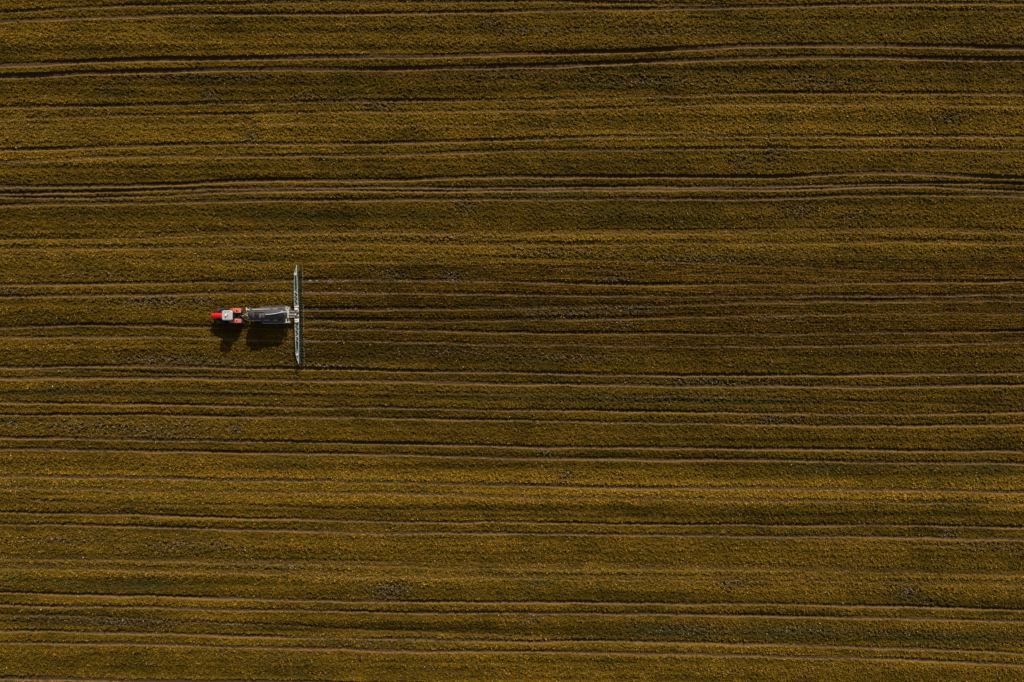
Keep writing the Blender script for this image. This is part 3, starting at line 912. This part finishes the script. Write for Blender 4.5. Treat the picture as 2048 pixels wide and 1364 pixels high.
for sy in (-1, 1): MB().box((1.6, sy, 1.22), (.7, .25, .38), bev=.04).build('tool_box', M['steel'], K, smooth=40)
MB().box((2.75, .1, 1.1), (.5, .7, .4), bev=.06).build('pump', M['steel'], K, smooth=40)

# ---- boom: chords in the tanker's frame
BZ = 1.30
xc = L(593, 628.6, BZ).x                   # boom centre line
def BY(q): return L(593, q, BZ).y
def BX(p, q): return L(p, q, BZ).x
# linkage from tank to boom
b = MB()
for q in (622.6, 634.2):
    MB().tube([L(577.5, q, 1.25), L(592, q, BZ)], .045, 8).build('lift_arm', M['galv'], K, smooth=50)
b = MB(); b.tube([L(578, 628.6, 1.3), L(592.4, 628.4, BZ + .1)], .05, 8); b.build('lift_ram', M['white'], K, smooth=50)
b = MB(); A = L(584.5, 628.4, 1.05); b.box(A[:], (.9, .80, .10), bev=.02); b.build('linkage_plate', M['rust'], K)
# centre frame
CF = MB()
for (q0, q1) in ((612.0, 614.3), (615.8, 620.3), (637.8, 641.2), (642.3, 644.8)):
    pl, pr = (589.0, 595.0) if q0 < 630 else (589.6, 596.2)
    A = L(pl, q0, BZ + .1); B = L(pr, q1, BZ + .1)
    CF.box(((A.x + B.x) / 2, (A.y + B.y) / 2, BZ + .04), (abs(A.x - B.x), abs(A.y - B.y), .12), bev=.015)
CF.tube([L(596, 612, BZ + .05), L(597, 645, BZ + .05)], .06, 8)
CF.tube([L(589.2, 612, BZ), L(589.8, 645, BZ)], .05, 8)
for q in (613.4, 643): CF.box(L(596.4, q, BZ + .12)[:], (.16, .18, .14), bev=.02)
cf = CF.build('centre_frame', M['white'], K, smooth=40)
A = L(593.4, 629.5, 1.40)
b = MB(); b.lathe([(1.05, .30), (1.1, .34), (1.38, .34), (1.45, .26), (1.46, .001)], 'z', 28, (A.x, A.y - .32, 0)); b.lathe([(1.05, .26), (1.1, .31), (1.36, .31), (1.42, .24), (1.43, .001)], 'z', 28, (A.x, A.y + .38, 0))
b.box((A.x, A.y, 1.2), (.40, 1.3, .3), bev=.05)
b.build('distributor', M['steel'], cf, smooth=40)
A = L(591.2, 628.8, 1.5); MB().cyl((A.x, A.y, 1.38), (A.x, A.y, 1.56), .12, n=16).build('motor', M['white'], cf, smooth=40)

def wing(sgn):
    """sgn -1: the half that reaches to the top of the photo, +1: the other half"""
    if sgn < 0:
        left = [(588.9, 612), (588.4, 600), (588.2, 585), (588.3, 565), (588.9, 551)]
        right = [(595.8, 612), (595.4, 600), (594.9, 585), (594.2, 565), (593.6, 551)]
        tipL = [(589.0, 546.5), (590.2, 542), (591.4, 537.5)]; tipR = [(593.3, 546.5), (593.0, 540), (592.7, 530.5)]
        hq, bars = (546.5, 551), (584.3,)
        lat = [(612, 603), (603, 594.5), (594.5, 586), (586, 578)]
    else:
        left = [(589.9, 645), (590.2, 660), (590.7, 674), (591.4, 690), (592.4, 707.5)]
        right = [(596.8, 645), (597.0, 660), (597.1, 674), (597.1, 690), (597.1, 707.5)]
        tipL = [(592.7, 711.5), (594.0, 716), (595.2, 721)]; tipR = [(597.1, 711.5), (597.0, 718), (596.9, 727)]
        hq, bars = (707.5, 711.5), (673.2,)
        lat = [(645, 654), (654, 663), (663, 672.5), (674, 683)]
    def il(path, q):
        qs = [a[1] for a in path]; ps = [a[0] for a in path]
        if qs[0] > qs[-1]: qs, ps = qs[::-1], ps[::-1]
        return float(np.interp(q, qs, ps))
    b = MB()
    for path, r in ((left, .036), (right, .044)):
        b.tube([L(p, q, BZ) for p, q in path], r, 8)
    # under chord
    b.tube([L((a[0] + c[0]) / 2, a[1], BZ - .42) for a, c in zip(left, right)][:-1] + [L(591 if sgn < 0 else 595, hq[0] if sgn > 0 else hq[1], BZ - .1)], .04, 6)
    for q in bars:
        b.box((L(il(left, q), q, BZ).lerp(L(il(right, q), q, BZ), .5))[:], (.48, .10, .10), bev=.01)
    A = L(il(left, hq[0] if sgn > 0 else hq[1]), hq[0], BZ); B = L(il(right, hq[0] if sgn > 0 else hq[1]), hq[1], BZ)
    b.box(((A.x + B.x) / 2, (A.y + B.y) / 2, BZ + .03), (abs(A.x - B.x) + .05, abs(A.y - B.y), .10), bev=.012)
    w = b.build('boom_wing', M['boom'], K, smooth=50)
    t = MB()
    t.tube([L(p, q, BZ) for p, q in tipL] + [L(*tipR[-2][:2], BZ)] * 0, .05, 8)
    t.tube([L(tipL[-1][0], tipL[-1][1], BZ), L(tipR[-1][0], tipL[-1][1] + sgn * 2, BZ)], .05, 8)
    t.tube([L(p, q, BZ) for p, q in tipR], .055, 8)
    for f in (.25, .7):
        q = tipL[0][1] + (tipL[-1][1] - tipL[0][1]) * f
        t.box((L(il(tipL, q), q, BZ).lerp(L(il(tipR, q), q, BZ), .5))[:], (abs(L(il(tipL, q), q, BZ).x - L(il(tipR, q), q, BZ).x), .07, .07))
    t.build('boom_tip', M['boom'], w, smooth=50)
    z_ = MB()
    for k, (qa, qb) in enumerate(lat):
        m_ = (qa + qb) / 2
        z_.tube([L(il(right, qa), qa, BZ + .01), L(il(left, m_), m_, BZ + .01)], .022, 6)
        z_.tube([L(il(left, m_), m_, BZ + .01), L(il(right, qb), qb, BZ + .01)], .022, 6)
        z_.tube([L(il(left, m_), m_, BZ), L((il(left, qa) + il(right, qa)) / 2, qa, BZ - .42)], .02, 6)
        z_.tube([L(il(right, m_), m_, BZ), L((il(left, qb) + il(right, qb)) / 2, qb, BZ - .42)], .02, 6)
    z_.build('bracing', M['boom'], w, smooth=50)
    # hose bundle lying inside the truss
    h_ = MB()
    q_in, q_out = left[0][1], left[-1][1]
    for k in range(5):
        f = .22 + .14 * k
        pts = []
        for j in range(9):
            u = j / 8 * (1 - .10 * (k % 3))
            q = q_in + (q_out - q_in) * u
            p = il(left, q) * (1 - f) + il(right, q) * f + .25 * math.sin(j * 1.7 + k * 2)
            pts.append(L(p, q, BZ - .16 - .03 * (k % 2)))
        h_.tube(pts, .032, 8)
    h_.build('hose_bundle', M['bundle'], w, smooth=50)
    # small fold ram on the outside
    q = bars[0]
    A = L(il(right, q) + .3, q - 1, BZ + .06); B = L(il(right, q) + 3.2, q + .6, BZ - .2)
    MB().tube([A, B], .05, 8).build('fold_bracket', M['bundle'], w, smooth=50)
    e_ = L(il(left, hq[0]) - 1.6, hq[0] - (2.0 if sgn > 0 else -4.0), BZ)
    MB().tube([L(il(left, hq[0]) - .1, hq[0] - (1.2 if sgn > 0 else -4.5), BZ), e_], .035, 6).build('marker', M['galv'], w, smooth=50)
    return w, left, right, tipR
wings = {s: wing(s) for s in (-1, 1)}

# ---- trailing hoses, each its own part
N = 64
# under rail that carries the hoses
for i in range(N):
    q = 531.3 + (726.2 - 531.3) * i / (N - 1)
    s = -1 if q < 628.6 else 1
    w = wings[s][0]
    par = cf if 612 <= q <= 645 else w
    p = 592.9 + (597.2 - 592.9) * (q - 530) / 197.0
    a = L(p, q, BZ - .08)
    ln = random.uniform(.92, 1.08); sway = random.gauss(0, .035)
    pts = [a, a + Vector((-.14, 0, .01)), a + Vector((-.30, sway * .3, -.12)), a + Vector((-.42, sway * .6, -.45)), a + Vector((-.47 * ln, sway, -.80)), a + Vector((-.56 * ln, sway * 1.2, -.98)), a + Vector((-.74 * ln, sway * 1.5, -1.03))]
    b = MB(); b.tube(pts, .042, 6)
    hs = b.build('trailing_hose', M['hose'], par, smooth=60)
    # the shoe is welded onto the hose: second material on the last ring of faces
    hs.data.materials.append(M['tip'])
    xs = [v.co.x for v in hs.data.vertices]; xm = min(xs)
    for f in hs.data.polygons:
        if f.center.x < xm + .16: f.material_index = 1
